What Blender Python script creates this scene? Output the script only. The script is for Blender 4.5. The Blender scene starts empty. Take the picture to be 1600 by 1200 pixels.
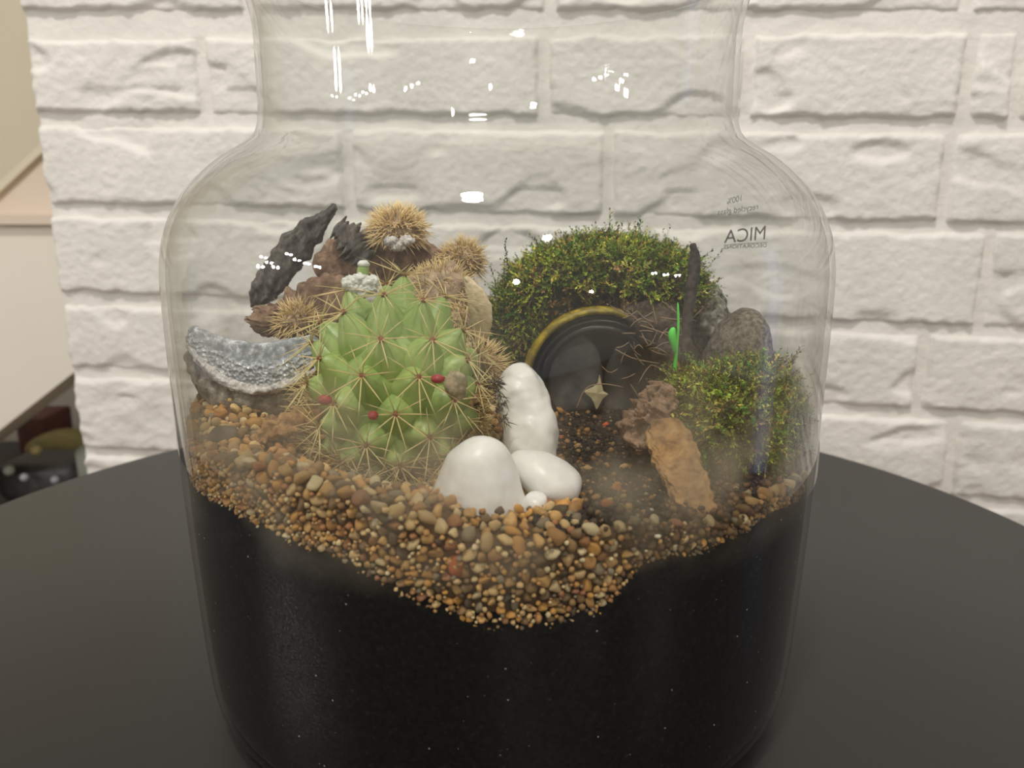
import bpy, bmesh, math, random
import numpy as np
from mathutils import Vector, Matrix, noise
random.seed(7); rng = np.random.default_rng(7)
SC = bpy.context.scene
COL = SC.collection
F = 1200.0; PITCH = math.radians(13.5); H = 0.188
GC = Vector((-0.0048, 0.2989))            # jar axis (x, y); table top is z = 0

# ------------------------------------------------------------------ camera
cd = bpy.data.cameras.new('camera'); cam = bpy.data.objects.new('camera', cd); COL.objects.link(cam)
cam.location = (0, 0, H); cam.rotation_euler = (math.pi/2 - PITCH, 0, 0)
cd.sensor_width = 36; cd.lens = 36*F/1600; cd.clip_start = 0.01; cd.clip_end = 50
cd.dof.use_dof = True; cd.dof.focus_distance = 0.27; cd.dof.aperture_fstop = 13.5
SC.camera = cam
SC.view_settings.view_transform = 'Standard'; SC.view_settings.look = 'None'
SC.view_settings.gamma = 1; SC.view_settings.use_curve_mapping = False
SC.view_settings.exposure = 0.30
SC.cycles.transparent_max_bounces = 24; SC.cycles.max_bounces = 10
SC.cycles.caustics_reflective = False; SC.cycles.caustics_refractive = False
SC.cycles.sample_clamp_indirect = 4.0
SC.cycles.use_denoising = True

# ------------------------------------------------------------------ world and lamps of the room
wd = bpy.data.worlds.new('world'); SC.world = wd; wd.use_nodes = True
wd.node_tree.nodes['Background'].inputs[0].default_value = (1.0, 0.965, 0.91, 1)
wd.node_tree.nodes['Background'].inputs[1].default_value = 0.33

def lamp(name, loc, power, radius, col=(1, 0.94, 0.865)):
    l = bpy.data.lights.new(name, 'POINT'); l.energy = power; l.shadow_soft_size = radius; l.color = col
    o = bpy.data.objects.new(name, l); o.location = loc; COL.objects.link(o); return o
lamp('ceiling_lamp', (-0.18, -0.28, 1.75), 62, 0.075)
lamp('ceiling_lamp_warm', (0.5, -1.3, 1.5), 26, 0.045, (1, 0.9, 0.76))
for k, (a, e, r, p) in enumerate([(-79, 13, 2.0, 2.5), (-76, 11, 2.0, 2.5), (-73, 9.5, 2.05, 4.5), (-79, 8.5, 2.0, 4.5),
                                  (-66, 14.5, 2.1, 3.5), (-62, 13.5, 2.1, 3.5), (-58, 12.6, 2.1, 3.0), (-70, 17, 2.0, 3.5),
                                  (6, 11, 2.4, 6.0), (29, 6, 2.4, 3.0), (50, 11, 2.6, 2.5), (54, 10, 2.6, 2.5), (58, 9.2, 2.6, 2.5)]):
    a, e = math.radians(a), math.radians(e)
    lamp('chandelier_bulb', (math.sin(a)*math.cos(e)*r, .2-math.cos(a)*math.cos(e)*r, H+math.sin(e)*r), p, 0.022 if k != 8 else .04, (1, .95, .88))
# unseen bluish strip right of the table, placed for its reflection in the jar
bl = bpy.data.lights.new('unseen_blue_strip', 'AREA'); bl.shape = 'RECTANGLE'; bl.size = 0.24; bl.size_y = 1.5; bl.energy = 0.7; bl.color = (0.5, 0.55, 1.0)
bo = bpy.data.objects.new('unseen_blue_strip', bl); bo.location = (1.9, 0.42, -0.1)
bo.rotation_euler = (math.pi/2, 0, math.pi/2); COL.objects.link(bo)

# ------------------------------------------------------------------ helpers
def ray(px, py):
    u = (px-800)/F; v = (600-py)/F
    return Vector((u, math.cos(PITCH)+v*math.sin(PITCH), v*math.cos(PITCH)-math.sin(PITCH)))
def W(px, py, Y):
    d = ray(px, py); t = Y/d.y
    return Vector((d.x*t, Y, H+d.z*t))
def proj(P):
    d = Vector(P)-Vector((0, 0, H)); c = math.cos(PITCH); s = math.sin(PITCH)
    z = d.y*c-d.z*s; v = d.y*s+d.z*c
    return 800+F*d.x/z, 600-F*v/z, z
def hitglass(px, py, R, far=False):
    d = ray(px, py); a = d.x*d.x+d.y*d.y; b = -2*(d.x*GC.x+d.y*GC.y); c = GC.x**2+GC.y**2-R*R
    D = b*b-4*a*c
    t = -b/2/a if D < 0 else (-b+(1 if far else -1)*math.sqrt(D))/2/a
    return Vector((0, 0, H))+d*t
def nz(p, s=1.0): return noise.noise(Vector(p)*s)
def tag(o, label=None, cat=None, group=None, kind=None):
    if label: o['label'] = label
    if cat: o['category'] = cat
    if group: o['group'] = group
    if kind: o['kind'] = kind
    return o
def mesh(name, v, f, mat=None, smooth=True, cols=None):
    me = bpy.data.meshes.new(name); me.from_pydata([tuple(p) for p in v], [], f)
    if mat: me.materials.append(mat)
    if smooth: me.polygons.foreach_set('use_smooth', [True]*len(me.polygons))
    if cols is not None:
        ca = me.color_attributes.new('Col', 'FLOAT_COLOR', 'POINT')
        arr = np.ones((len(me.vertices), 4), dtype=np.float32); arr[:, :3] = np.asarray(cols, dtype=np.float32)[:, :3]
        ca.data.foreach_set('color', arr.ravel())
    me.update(); return me
def link(name, me, parent=None):
    o = bpy.data.objects.new(name, me); COL.objects.link(o)
    if parent: o.parent = parent
    return o
def empty(name, loc=(0, 0, 0)):
    o = bpy.data.objects.new(name, None); o.location = loc; o.empty_display_size = .01; COL.objects.link(o); return o
def child(name, me, parent):
    o = link(name, me, parent); o.matrix_parent_inverse = Matrix.Translation(parent.location).inverted(); return o
class MB:
    def __init__(s): s.v = []; s.f = []; s.c = []
    def add(s, v, f, c=None):
        b = len(s.v); s.v += [tuple(p) for p in v]; s.f += [tuple(i+b for i in q) for q in f]
        if c is not None: s.c += [c]*len(v)
    def mesh(s, name, mat, smooth=True): return mesh(name, s.v, s.f, mat, smooth, s.c if s.c else None)
def lin(c): return tuple(((x/255)/12.92 if x/255 <= .04045 else ((x/255+.055)/1.055)**2.4) for x in c)

def ico(sub):
    bm = bmesh.new(); bmesh.ops.create_icosphere(bm, subdivisions=sub, radius=1)
    v = [p.co.copy() for p in bm.verts]; f = [tuple(q.index for q in p.verts) for p in bm.faces]; bm.free(); return v, f
ICO = {k: ico(k) for k in (1, 2, 3, 4, 5)}
def rock_data(center, radii, rot=None, sub=4, amp=.15, freq=1.4, seed=0, amp2=.03, freq2=6):
    v, f = ICO[sub]; out = []; off = Vector((seed*7.3, seed*3.1, seed*1.7)); R = rot or Matrix.Identity(3)
    for p in v:
        k = 1+amp*noise.noise(p*freq+off)+amp2*noise.noise(p*freq2+off)
        q = Vector((p.x*radii[0]*k, p.y*radii[1]*k, p.z*radii[2]*k))
        out.append(Vector(center)+R @ q)
    return out, f
def catmull(P, n):
    P = [Vector(p) for p in P]; out = []
    m = len(P)-1
    for i in range(n+1):
        t = i/n*m; k = min(int(t), m-1); u = t-k
        a, b, c, d = P[max(k-1, 0)], P[k], P[k+1], P[min(k+2, m)]
        out.append(.5*((2*b)+(c-a)*u+(2*a-5*b+4*c-d)*u*u+(3*b-a-3*c+d)*u**3))
    return out
def loft_data(path, wid, thk, front=Vector((0, -1, 0)), n=40, m=20, amp=0., freq=200., power=1.0, grain=0., seed=0, endpow=.5, jag=0):
    """cross-sections along a path; wid = half widths across, thk = half thickness along `front`."""
    C = catmull(path, n)
    def it(a, i):
        if not hasattr(a, '__len__'): return a
        t = i/n*(len(a)-1); k = min(int(t), len(a)-2); u = t-k; p0, p1, p2, p3 = a[max(k-1, 0)], a[k], a[k+1], a[min(k+2, len(a)-1)]
        return max(.0002, .5*(2*p1+(p2-p0)*u+(2*p0-5*p1+4*p2-p3)*u*u+(p3-p0+3*p1-3*p2)*u**3))
    v = []; f = []
    for i in range(n+1):
        T = (C[min(i+1, n)]-C[max(i-1, 0)]).normalized()
        S = T.cross(front)
        if S.length < 1e-4: S = Vector((1, 0, 0))
        S.normalize(); N = S.cross(T).normalized()
        e = max(0.02, 1-abs(2*i/n-1)**8)**endpow if 0 < i < n else .05
        w, h = it(wid, i)*e*(1+jag*noise.noise(Vector((i*13/n, seed, 3)))), it(thk, i)*e
        for j in range(m):
            a = 2*math.pi*j/m; ca, sa = math.cos(a), math.sin(a)
            ca = math.copysign(abs(ca)**power, ca); sa = math.copysign(abs(sa)**power, sa)
            p = C[i]+S*(w*ca)+N*(h*sa)
            d = (S*ca*w+N*sa*h).normalized()
            q = Vector((p.x+seed, p.y, p.z))
            k = amp*noise.noise(q*freq)+amp*.5*noise.noise(q*freq*2.7)
            if grain: k += grain*noise.noise(Vector((j*22/m+seed, i*7/n, seed)))
            v.append(p+d*k)
    for i in range(n):
        for j in range(m): f.append((i*m+j, i*m+(j+1) % m, (i+1)*m+(j+1) % m, (i+1)*m+j))
    v.append(sum((v[j] for j in range(m)), Vector())/m); v.append(sum((v[n*m+j] for j in range(m)), Vector())/m)
    for j in range(m): f.append(((j+1) % m, j, len(v)-2)); f.append((n*m+j, n*m+(j+1) % m, len(v)-1))
    return v, f
def ploft(pts, wpx, tm, Y, **k):
    """loft whose path is read off the photo: pts (px, py), Y per point or one, half widths in px."""
    Ys = Y if hasattr(Y, '__len__') else [Y]*len(pts)
    path = [W(a, b, y) for (a, b), y in zip(pts, Ys)]
    wid = [w*proj(q)[2]/F for w, q in zip(wpx, path)]
    return loft_data(path, wid, tm, **k)
def tube_data(path, r, m=6, n=None):
    return loft_data(path, r if hasattr(r, '__len__') else [r, r], r if hasattr(r, '__len__') else [r, r], n=n or max(4, len(path)*3), m=m)

# ------------------------------------------------------------------ materials
def nodes(name):
    m = bpy.data.materials.new(name); m.use_nodes = True; nt = m.node_tree
    b = nt.nodes['Principled BSDF']; return m, nt, b
def N(nt, t, **k):
    n = nt.nodes.new(t)
    for a, b in k.items(): setattr(n, a, b)
    return n
def ramp(nt, stops):
    r = N(nt, 'ShaderNodeValToRGB'); e = r.color_ramp.elements
    while len(e) < len(stops): e.new(.5)
    for i, (p, c) in enumerate(stops): e[i].position = p; e[i].color = (*c, 1)
    return r
def noisetex(nt, scale, detail=4, rough=.6, coord='Object', stretch=None):
    tc = N(nt, 'ShaderNodeTexCoord'); t = N(nt, 'ShaderNodeTexNoise'); t.inputs['Scale'].default_value = scale
    t.inputs['Detail'].default_value = detail; t.inputs['Roughness'].default_value = rough
    if stretch:
        mp = N(nt, 'ShaderNodeMapping'); mp.inputs['Scale'].default_value = stretch
        nt.links.new(tc.outputs[coord], mp.inputs[0]); nt.links.new(mp.outputs[0], t.inputs[0])
    else: nt.links.new(tc.outputs[coord], t.inputs[0])
    return t
def bump(nt, b, src, strength=.5, dist=.001):
    n = N(nt, 'ShaderNodeBump'); n.inputs['Strength'].default_value = strength; n.inputs['Distance'].default_value = dist
    nt.links.new(src, n.inputs['Height']); nt.links.new(n.outputs[0], b.inputs['Normal']); return n
def mat_noise(name, stops, scale, rough=.7, bs=.5, bd=.001, bscale=None, detail=5, stretch=None, spec=.5, sss=0):
    m, nt, b = nodes(name); t = noisetex(nt, scale, detail, stretch=stretch); r = ramp(nt, stops)
    nt.links.new(t.outputs[0], r.inputs[0]); nt.links.new(r.outputs[0], b.inputs['Base Color'])
    b.inputs['Roughness'].default_value = rough; b.inputs['Specular IOR Level'].default_value = spec
    if bs:
        t2 = noisetex(nt, bscale or scale, 6, stretch=stretch); bump(nt, b, t2.outputs[0], bs, bd)
    if sss:
        b.inputs['Subsurface Weight'].default_value = sss; b.inputs['Subsurface Radius'].default_value = (.004, .003, .002); b.inputs['Subsurface Scale'].default_value = 1
    return m
def mat_attr(name, rough=.7, obj=False, spec=.4, mod=.35, scale=600, bs=.4, bd=.0005, trans=0):
    """colour from the piece itself (object colour or per-piece attribute) varied by grain."""
    m, nt, b = nodes(name)
    if obj: s = N(nt, 'ShaderNodeObjectInfo'); so = s.outputs['Color']
    else: s = N(nt, 'ShaderNodeVertexColor'); s.layer_name = 'Col'; so = s.outputs[0]
    t = noisetex(nt, scale, 5); r = ramp(nt, [(.25, (1-mod,)*3), (.75, (1+mod*.4,)*3)])
    nt.links.new(t.outputs[0], r.inputs[0])
    x = N(nt, 'ShaderNodeMix', data_type='RGBA', blend_type='MULTIPLY'); x.inputs[0].default_value = 1
    nt.links.new(so, x.inputs[6]); nt.links.new(r.outputs[0], x.inputs[7]); nt.links.new(x.outputs[2], b.inputs['Base Color'])
    b.inputs['Roughness'].default_value = rough; b.inputs['Specular IOR Level'].default_value = spec
    if bs: bump(nt, b, t.outputs[0], bs, bd)
    return m
def mat_flat(name, c, rough=.6, spec=.5, metal=0, sss=0):
    m, nt, b = nodes(name); b.inputs['Base Color'].default_value = (*c, 1); b.inputs['Roughness'].default_value = rough
    b.inputs['Specular IOR Level'].default_value = spec; b.inputs['Metallic'].default_value = metal
    if sss: b.inputs['Subsurface Weight'].default_value = sss; b.inputs['Subsurface Radius'].default_value = (.003, .003, .003); b.inputs['Subsurface Scale'].default_value = 1
    return m

M = {}
M['plaster'] = mat_noise('painted_brick', [(.3, (.72, .705, .67)), (.7, (.83, .815, .78))], 18, .6, .5, .003, 160, detail=6)
M['mortar'] = mat_noise('painted_mortar', [(.3, (.73, .715, .68)), (.7, (.81, .795, .76))], 30, .7, .5, .003, 150)
M['soil'] = mat_noise('black_soil', [(.35, (.0045, .0042, .004)), (.62, (.012, .0105, .009)), (.74, (.035, .03, .024)), (.86, (.11, .09, .07))], 620, .9, 1, .0012, 900, spec=.06)
M['soiltop'] = mat_noise('dark_earth', [(.3, (.020, .017, .014)), (.55, (.05, .042, .034)), (.75, (.12, .095, .065))], 420, .95, 1, .0015, 700, spec=.2)
M['sand'] = mat_noise('sandy_grit', [(.3, (.10, .06, .028)), (.5, (.28, .18, .085)), (.7, (.45, .33, .18))], 520, .9, 1, .001, 800)
M['stone'] = mat_attr('gravel_stone', .62, obj=True)
M['stones'] = mat_attr('gravel_stones', .66)
M['white'] = mat_noise('white_marble', [(.25, (.62, .61, .58)), (.45, (.80, .79, .76)), (.8, (.86, .855, .84))], 70, .38, .2, .0006, 260, sss=.25)
M['pale'] = mat_noise('pale_stone', [(.3, (.40, .385, .34)), (.7, (.56, .54, .49))], 90, .5, .4, .0006, 300, stretch=(1, 1, .35))
M['granite'] = mat_noise('granite', [(.3, (.05, .04, .03)), (.48, (.17, .14, .105)), (.7, (.34, .29, .22))], 520, .85, .9, .001, 380)
M['granite2'] = mat_noise('lichen_rock', [(.35, (.05, .05, .035)), (.52, (.22, .21, .16)), (.66, (.48, .46, .40))], 330, .9, 1, .001, 300)
M['darkbark'] = mat_noise('dark_bark', [(.3, (.04, .036, .032)), (.5, (.12, .108, .095)), (.72, (.26, .235, .21))], 330, .85, 1, .0012, 450, stretch=(1, 1, .5))
M['brownbark'] = mat_noise('brown_bark', [(.3, (.11, .065, .038)), (.55, (.28, .18, .115)), (.75, (.46, .32, .21))], 220, .9, 1, .001, 420)
M['orangebark'] = mat_noise('orange_wood', [(.28, (.12, .06, .025)), (.5, (.34, .185, .07)), (.75, (.50, .31, .135))], 260, .85, 1, .001, 420, stretch=(1, 1, .5))
M['slate'] = mat_noise('dark_slate', [(.3, (.065, .068, .07)), (.7, (.125, .128, .13))], 160, .6, .4, .0006, 500)
M['black'] = mat_flat('black_plastic', (.010, .0105, .0125), .3)
M['yellow'] = mat_noise('yellow_plastic', [(.4, (.20, .15, .012)), (.62, (.52, .40, .02))], 180, .5, .2, .0005)
M['green'] = mat_noise('cactus_skin', [(.3, (.23, .35, .09)), (.7, (.43, .54, .18))], 90, .42, .15, .0004, 900, sss=.3)
M['spine'] = mat_flat('cream_spine', lin((214, 199, 140)), .5)
M['spinet'] = mat_flat('tan_spine', lin((222, 196, 142)), .55)
M['areole'] = mat_noise('areole_felt', [(.4, (.16, .045, .022)), (.6, (.36, .17, .09))], 1500, .9, .8, .0005)
M['wool'] = mat_noise('white_wool', [(.4, (.86, .9, .80)), (.6, (.95, .97, .9))], 1500, .9, 1, .0008)
M['red'] = mat_flat('red_fruit', lin((150, 52, 50)), .5)
M['drygold'] = mat_flat('golden_spine', lin((240, 216, 165)), .6)
M['drybody'] = mat_noise('dried_skin', [(.3, (.20, .14, .09)), (.6, (.42, .32, .21)), (.8, (.62, .52, .38))], 260, .9, 1, .001, 500)
M['leaf'] = mat_noise('dry_leaf', [(.3, (.50, .40, .24)), (.7, (.70, .59, .40))], 240, .7, .6, .0006, 420)
M['moss'] = mat_attr('moss_strands', .75, mod=.2, bs=0, spec=.25)
M['mosssoil'] = mat_noise('moss_underlayer', [(.35, (.02, .02, .009)), (.6, (.07, .066, .03)), (.8, (.15, .12, .07))], 380, .95, 1, .0015, 500)
M['root'] = mat_flat('root_fibre', lin((150, 128, 104)), .9)
M['twig'] = mat_noise('twig_bark', [(.35, (.02, .015, .012)), (.7, (.085, .065, .05))], 400, .85, 1, .0008, 600)
M['sprout'] = mat_flat('bright_green', lin((90, 215, 75)), .45, sss=.2)
M['table'] = mat_noise('black_laminate', [(.3, (.0175, .0168, .0160)), (.7, (.0215, .0205, .0195))], 900, .40, .12, .0003, 1500, spec=.42)
M['print'] = mat_flat('grey_print', (.10, .10, .10), .6)

def geode_mat():
    m, nt, b = nodes('geode_crystal'); t = noisetex(nt, 420, 6); r = ramp(nt, [(.34, (.26, .275, .285)), (.52, (.42, .445, .46)), (.70, (.88, .91, .93))])
    nt.links.new(t.outputs[0], r.inputs[0]); nt.links.new(r.outputs[0], b.inputs['Base Color']); b.inputs['Roughness'].default_value = .22
    v = N(nt, 'ShaderNodeTexVoronoi'); v.inputs['Scale'].default_value = 700
    tc = N(nt, 'ShaderNodeTexCoord'); nt.links.new(tc.outputs['Object'], v.inputs[0]); bump(nt, b, v.outputs[0], 1, .0012); return m
M['geode'] = geode_mat()
M['rim'] = mat_noise('pale_crystal_rim', [(.35, (.34, .31, .29)), (.5, (.60, .57, .54)), (.7, (.9, .86, .82))], 600, .3, 1, .0008, 900)
M['agate'] = mat_noise('agate_band', [(.35, (.22, .24, .26)), (.52, (.36, .385, .41)), (.68, (.74, .78, .81))], 330, .25, .1, .0003, 300)
M['rind'] = mat_noise('geode_rind', [(.35, (.12, .10, .08)), (.55, (.26, .23, .19)), (.75, (.48, .42, .36))], 300, .8, 1, .001, 420)

def glass_mat():
    """thin clear glass: Schlick Fresnel mix of transparency and mirror, with a film of dust low on the wall."""
    m = bpy.data.materials.new('clear_glass'); m.use_nodes = True; nt = m.node_tree; nt.nodes.clear(); L = nt.links.new
    g = N(nt, 'ShaderNodeNewGeometry'); dt = N(nt, 'ShaderNodeVectorMath', operation='DOT_PRODUCT')
    L(g.outputs['Incoming'], dt.inputs[0]); L(g.outputs['Normal'], dt.inputs[1])
    ab = N(nt, 'ShaderNodeMath', operation='ABSOLUTE'); L(dt.outputs['Value'], ab.inputs[0])
    om = N(nt, 'ShaderNodeMath', operation='SUBTRACT'); om.inputs[0].default_value = 1; L(ab.outputs[0], om.inputs[1])
    pw = N(nt, 'ShaderNodeMath', operation='POWER'); L(om.outputs[0], pw.inputs[0]); pw.inputs[1].default_value = 5
    fr = N(nt, 'ShaderNodeMath', operation='MULTIPLY_ADD'); L(pw.outputs[0], fr.inputs[0]); fr.inputs[1].default_value = .9; fr.inputs[2].default_value = .042
    tr = N(nt, 'ShaderNodeBsdfTransparent'); tr.inputs[0].default_value = (.988, .992, .985, 1)
    gl = N(nt, 'ShaderNodeBsdfGlossy'); gl.inputs['Roughness'].default_value = .015
    mx = N(nt, 'ShaderNodeMixShader'); L(fr.outputs[0], mx.inputs[0]); L(tr.outputs[0], mx.inputs[1]); L(gl.outputs[0], mx.inputs[2])
    # dust film
    tc = N(nt, 'ShaderNodeTexCoord'); sp = N(nt, 'ShaderNodeSeparateXYZ'); L(tc.outputs['Object'], sp.inputs[0])
    band = ramp(nt, [(.34, (0,)*3), (.41, (.45,)*3), (.48, (1,)*3), (.56, (.5,)*3), (.66, (.03,)*3), (.9, (.0,)*3)])
    sc = N(nt, 'ShaderNodeMath', operation='MULTIPLY'); sc.inputs[1].default_value = 4.0; L(sp.outputs['Z'], sc.inputs[0]); L(sc.outputs[0], band.inputs[0])
    n1 = N(nt, 'ShaderNodeTexNoise'); n1.inputs['Scale'].default_value = 45; n1.inputs['Detail'].default_value = 6; L(tc.outputs['Object'], n1.inputs[0])
    r1 = ramp(nt, [(.42, (0,)*3), (.75, (1,)*3)]); L(n1.outputs[0], r1.inputs[0])
    mu = N(nt, 'ShaderNodeMath', operation='MULTIPLY'); L(band.outputs[0], mu.inputs[0]); L(r1.outputs[0], mu.inputs[1])
    m2 = N(nt, 'ShaderNodeMath', operation='MULTIPLY'); L(mu.outputs[0], m2.inputs[0]); m2.inputs[1].default_value = .42
    df = N(nt, 'ShaderNodeBsdfDiffuse'); df.inputs[0].default_value = (.46, .40, .29, 1)
    mm = N(nt, 'ShaderNodeMixShader'); L(m2.outputs[0], mm.inputs[0]); L(mx.outputs[0], mm.inputs[1]); L(df.outputs[0], mm.inputs[2])
    o = N(nt, 'ShaderNodeOutputMaterial'); L(mm.outputs[0], o.inputs[0]); return m
M['glass'] = glass_mat()

# ------------------------------------------------------------------ room: brick wall, floor, what lies past its end
PSI = math.radians(5.2); WY = 0.705
E1 = Vector((math.cos(PSI), -math.sin(PSI), 0)); WN = Vector((-math.sin(PSI), -math.cos(PSI), 0))
def towall(px, py):
    d = ray(px, py); t = (WY*math.cos(PSI))/(d.y*math.cos(PSI)+d.x*math.sin(PSI))
    P = Vector((0, 0, H))+d*t; return (P.x/math.cos(PSI), P.z)
def wp(s, z, out=0): return Vector((0, WY, 0))+E1*s+Vector((0, 0, z))+WN*out
wall = empty('wall_back', wp(0, 0)); wall['kind'] = 'structure'
s0 = towall(92, 400)[0]; s1 = 1.1; zb, zt = -.55, 1.3
th = .11
v = [wp(s0, zb), wp(s1, zb), wp(s1, zt), wp(s0, zt), wp(s0, zb, -th), wp(s1, zb, -th), wp(s1, zt, -th), wp(s0, zt, -th)]
# mortar face is a finely waved sheet
mv = []; mf = []; nx, nzz = 150, 130; za, zc = -.25, .55
for j in range(nzz+1):
    for i in range(nx+1):
        s = s0+(s1-s0)*i/nx; z = za+(zc-za)*j/nzz
        mv.append(wp(s, z, .0015*noise.noise(Vector((s*25, z*25, 1)))+.0016*noise.noise(Vector((s*80, z*80, 3))) - (.0006 if 0 < i < nx else 0)))
for j in range(nzz):
    for i in range(nx): a = j*(nx+1)+i; mf.append((a, a+1, a+nx+2, a+nx+1))
mb = MB(); mb.add(mv, mf)
mb.add([wp(s0, zb, -.004), wp(s1, zb, -.004), wp(s1, zt, -.004), wp(s0, zt, -.004)]+v[4:], [(0, 1, 2, 3), (5, 4, 7, 6), (4, 0, 3, 7), (1, 5, 6, 2), (3, 2, 6, 7), (4, 5, 1, 0)])
child('mortar', mb.mesh('mortar', M['mortar']), wall)
# courses: (left py top, left py bottom at px 100, right py top, bottom at px 1500)
rows = [(-112, 18, -112, 19), (62, 178, 50, 188), (196, 320, 208, 350), (337, 456, 364, 510), (474, 573, 523, 643), (583, 697, 657, 776), (708, 805, 790, 888)]
joints = [[385, 860, 1518], [318, 850, 1168, 1512, 1592], [545, 951, 1480], [520, 1010, 1541], [450, 930, 1442], [500, 975, 1490], [420, 930, 1460]]
def zline(pl, pr, s):
    a = towall(100, pl); b = towall(1500, pr); return a[1]+(b[1]-a[1])*(s-a[0])/(b[0]-a[0])
def brick(sa, sb, zbot, ztop, seed, leftend=False):
    nx = max(8, int((sb-sa)/.0029)); ny = 30; v = []; f = []
    if leftend: sa += .002
    for j in range(ny+1):
        for i in range(nx+1):
            u, w = i/nx, j/ny; s = sa+(sb-sa)*u
            b, t = zbot(s), ztop(s); z = b+(t-b)*w
            eu = min(u, 1-u)*(sb-sa); ew = min(w, 1-w)*(t-b)
            q = Vector((s*1.0, z, seed*3.3))
            edge = min(eu, ew)+.0016*noise.noise(q*38)+.0022*noise.noise(q*120)
            k = max(0, min(1, edge/.0036)); k = k*k*(3-2*k)
            n1 = noise.noise(Vector((s*16, z*30, seed*1.9))); n2 = noise.noise(Vector((s*26+z*14, z*62-s*10, seed)))
            chip = max(0, min(.12, n1-.16))*.030*(1 if ew < .022 or eu < .02 else .45)
            ridge = .0024*(1-abs(n2)*3.2)*max(0, noise.noise(Vector((s*7, z*12, seed+5)))+.15)+.0009*noise.noise(q*170)+.0005*noise.noise(q*420)
            out = -.001+k*(.0058-chip+ridge*.8)
            if i in (0, nx) or j in (0, ny): out = -.003
            v.append(wp(s+.0018*noise.noise(q*60), z+.0022*noise.noise(Vector((s*35, z*35, 9+seed))), out))
    for j in range(ny):
        for i in range(nx): a = j*(nx+1)+i; f.append((a, a+1, a+nx+2, a+nx+1))
    return mesh('brick', v, f, M['plaster'])
k = 0
for r, (tl, bl_, tr_, br) in enumerate(rows):
    cuts = [s0-.004]+[towall(x, (tl+bl_+tr_+br)/4)[0] for x in joints[r]]+[s1]
    if cuts[-1]-cuts[-2] > .35: cuts.insert(-1, cuts[-2]+.27)
    for i in range(len(cuts)-1):
        k += 1
        g = .0036
        child('brick', brick(cuts[i]+(g if i else -.001), cuts[i+1]-g, lambda s: zline(bl_, br, s), lambda s: zline(tl, tr_, s), k, i == 0), wall)
# further courses above the frame, regular
zz = max(zline(-112, -112, 0)+.012, 0); 
for r in range(5):
    z0_ = zz+r*.089; off = (.14 if r % 2 else 0)
    cuts = [s0-.004]+[s0+off+.29*q for q in range(1, 6) if s0+off+.29*q < s1-.05]+[s1]
    for i in range(len(cuts)-1):
        k += 1; child('brick', brick(cuts[i]+.0045, cuts[i+1]-.0045, lambda s: z0_, lambda s: z0_+.078, k), wall)

def boxm(name, x0, x1, y0, y1, z0, z1, mat):
    v = [(x, y, z) for z in (z0, z1) for y in (y0, y1) for x in (x0, x1)]
    return mesh(name, v, [(0, 2, 3, 1), (4, 5, 7, 6), (0, 1, 5, 4), (2, 6, 7, 3), (0, 4, 6, 2), (1, 3, 7, 5)], mat, False)
def slab(name, pts, Y, depth, mat):
    a = [W(x, y, Y) for x, y in pts]; b = [p+Vector((0, depth, 0)) for p in a]; n = len(pts)
    return mesh(name, a+b, [tuple(range(n))[::-1], tuple(range(n, 2*n))]+[(i, (i+1) % n, n+(i+1) % n, n+i) for i in range(n)], mat, False)
M['floor'] = mat_noise('floor_boards', [(.3, (.16, .11, .07)), (.7, (.24, .17, .11))], 6, .5, .1, .001, stretch=(1, 8, 1))
fl = link('floor', boxm('floor', -3, 3, -2.6, 3, -.57, -.55, M['floor'])); fl['kind'] = 'structure'
M['khaki'] = mat_noise('beige_paint', [(.3, (.66, .60, .46)), (.7, (.70, .64, .50))], 5, .7, .05, .001)
M['cream'] = mat_noise('cream_paint', [(.3, (.80, .765, .68)), (.7, (.83, .795, .71))], 5, .7, .05, .001)
M['pink'] = mat_noise('pinkish_paint', [(.3, (.68, .58, .48)), (.7, (.72, .62, .52))], 5, .7, .05, .001)
M['nook'] = mat_flat('dark_recess', (.30, .27, .23), .9)
fw = link('wall_far', boxm('wall_far', -3, 1.5, 1.75, 1.8, -.55, 1.9, M['khaki'])); fw['kind'] = 'structure'
st = empty('staircase', W(0, 500, 1.15))
tag(st, 'pale staircase side panel with a slanting lower edge past the brick wall', 'staircase')
child('side_panel', slab('side_panel', [(-420, 352), (210, 352), (210, 508), (0, 672), (-420, 1000)], 1.15, .03, M['cream']), st)
child('ledge', slab('ledge', [(-420, 336), (210, 336), (210, 351), (-420, 351)], 1.135, .06, M['pink']), st)
child('upper_panel', slab('upper_panel', [(-420, 690), (-420, 337), (210, 337), (210, 108), (0, 300)][1:], 1.17, .03, M['pink']), st)
child('handrail', slab('handrail', [(-60, 355), (210, 103), (210, 90), (-60, 338)], 1.16, .03, M['khaki']), st)
child('soffit', slab('soffit', [(-420, 1000), (0, 672), (210, 508), (210, 500), (-420, 990)], 1.18, .1, M['cream']), st)
nk = link('wall_recess', slab('wall_recess', [(-500, 480), (300, 480), (300, 1250), (-500, 1250)], 1.70, .02, M['nook'])); nk['kind'] = 'structure'
shelf = link('shelf_board', slab('shelf_board', [(-320, 802), (210, 802), (210, 812), (-320, 812)], 1.22, .4, mat_flat('dark_board', (.05, .045, .04), .7)))
tag(shelf, 'dark shelf board under the slanting panel at far left', 'shelf')
shelf_z = W(0, 802, 1.22).z
def onshelf(px, wpx, hpx, Y, d): 
    a = W(px, 700, Y); w = wpx*Y/F; return a.x-w/2, a.x+w/2, Y, Y+d, shelf_z+.0005, W(px, hpx, Y).z
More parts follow.
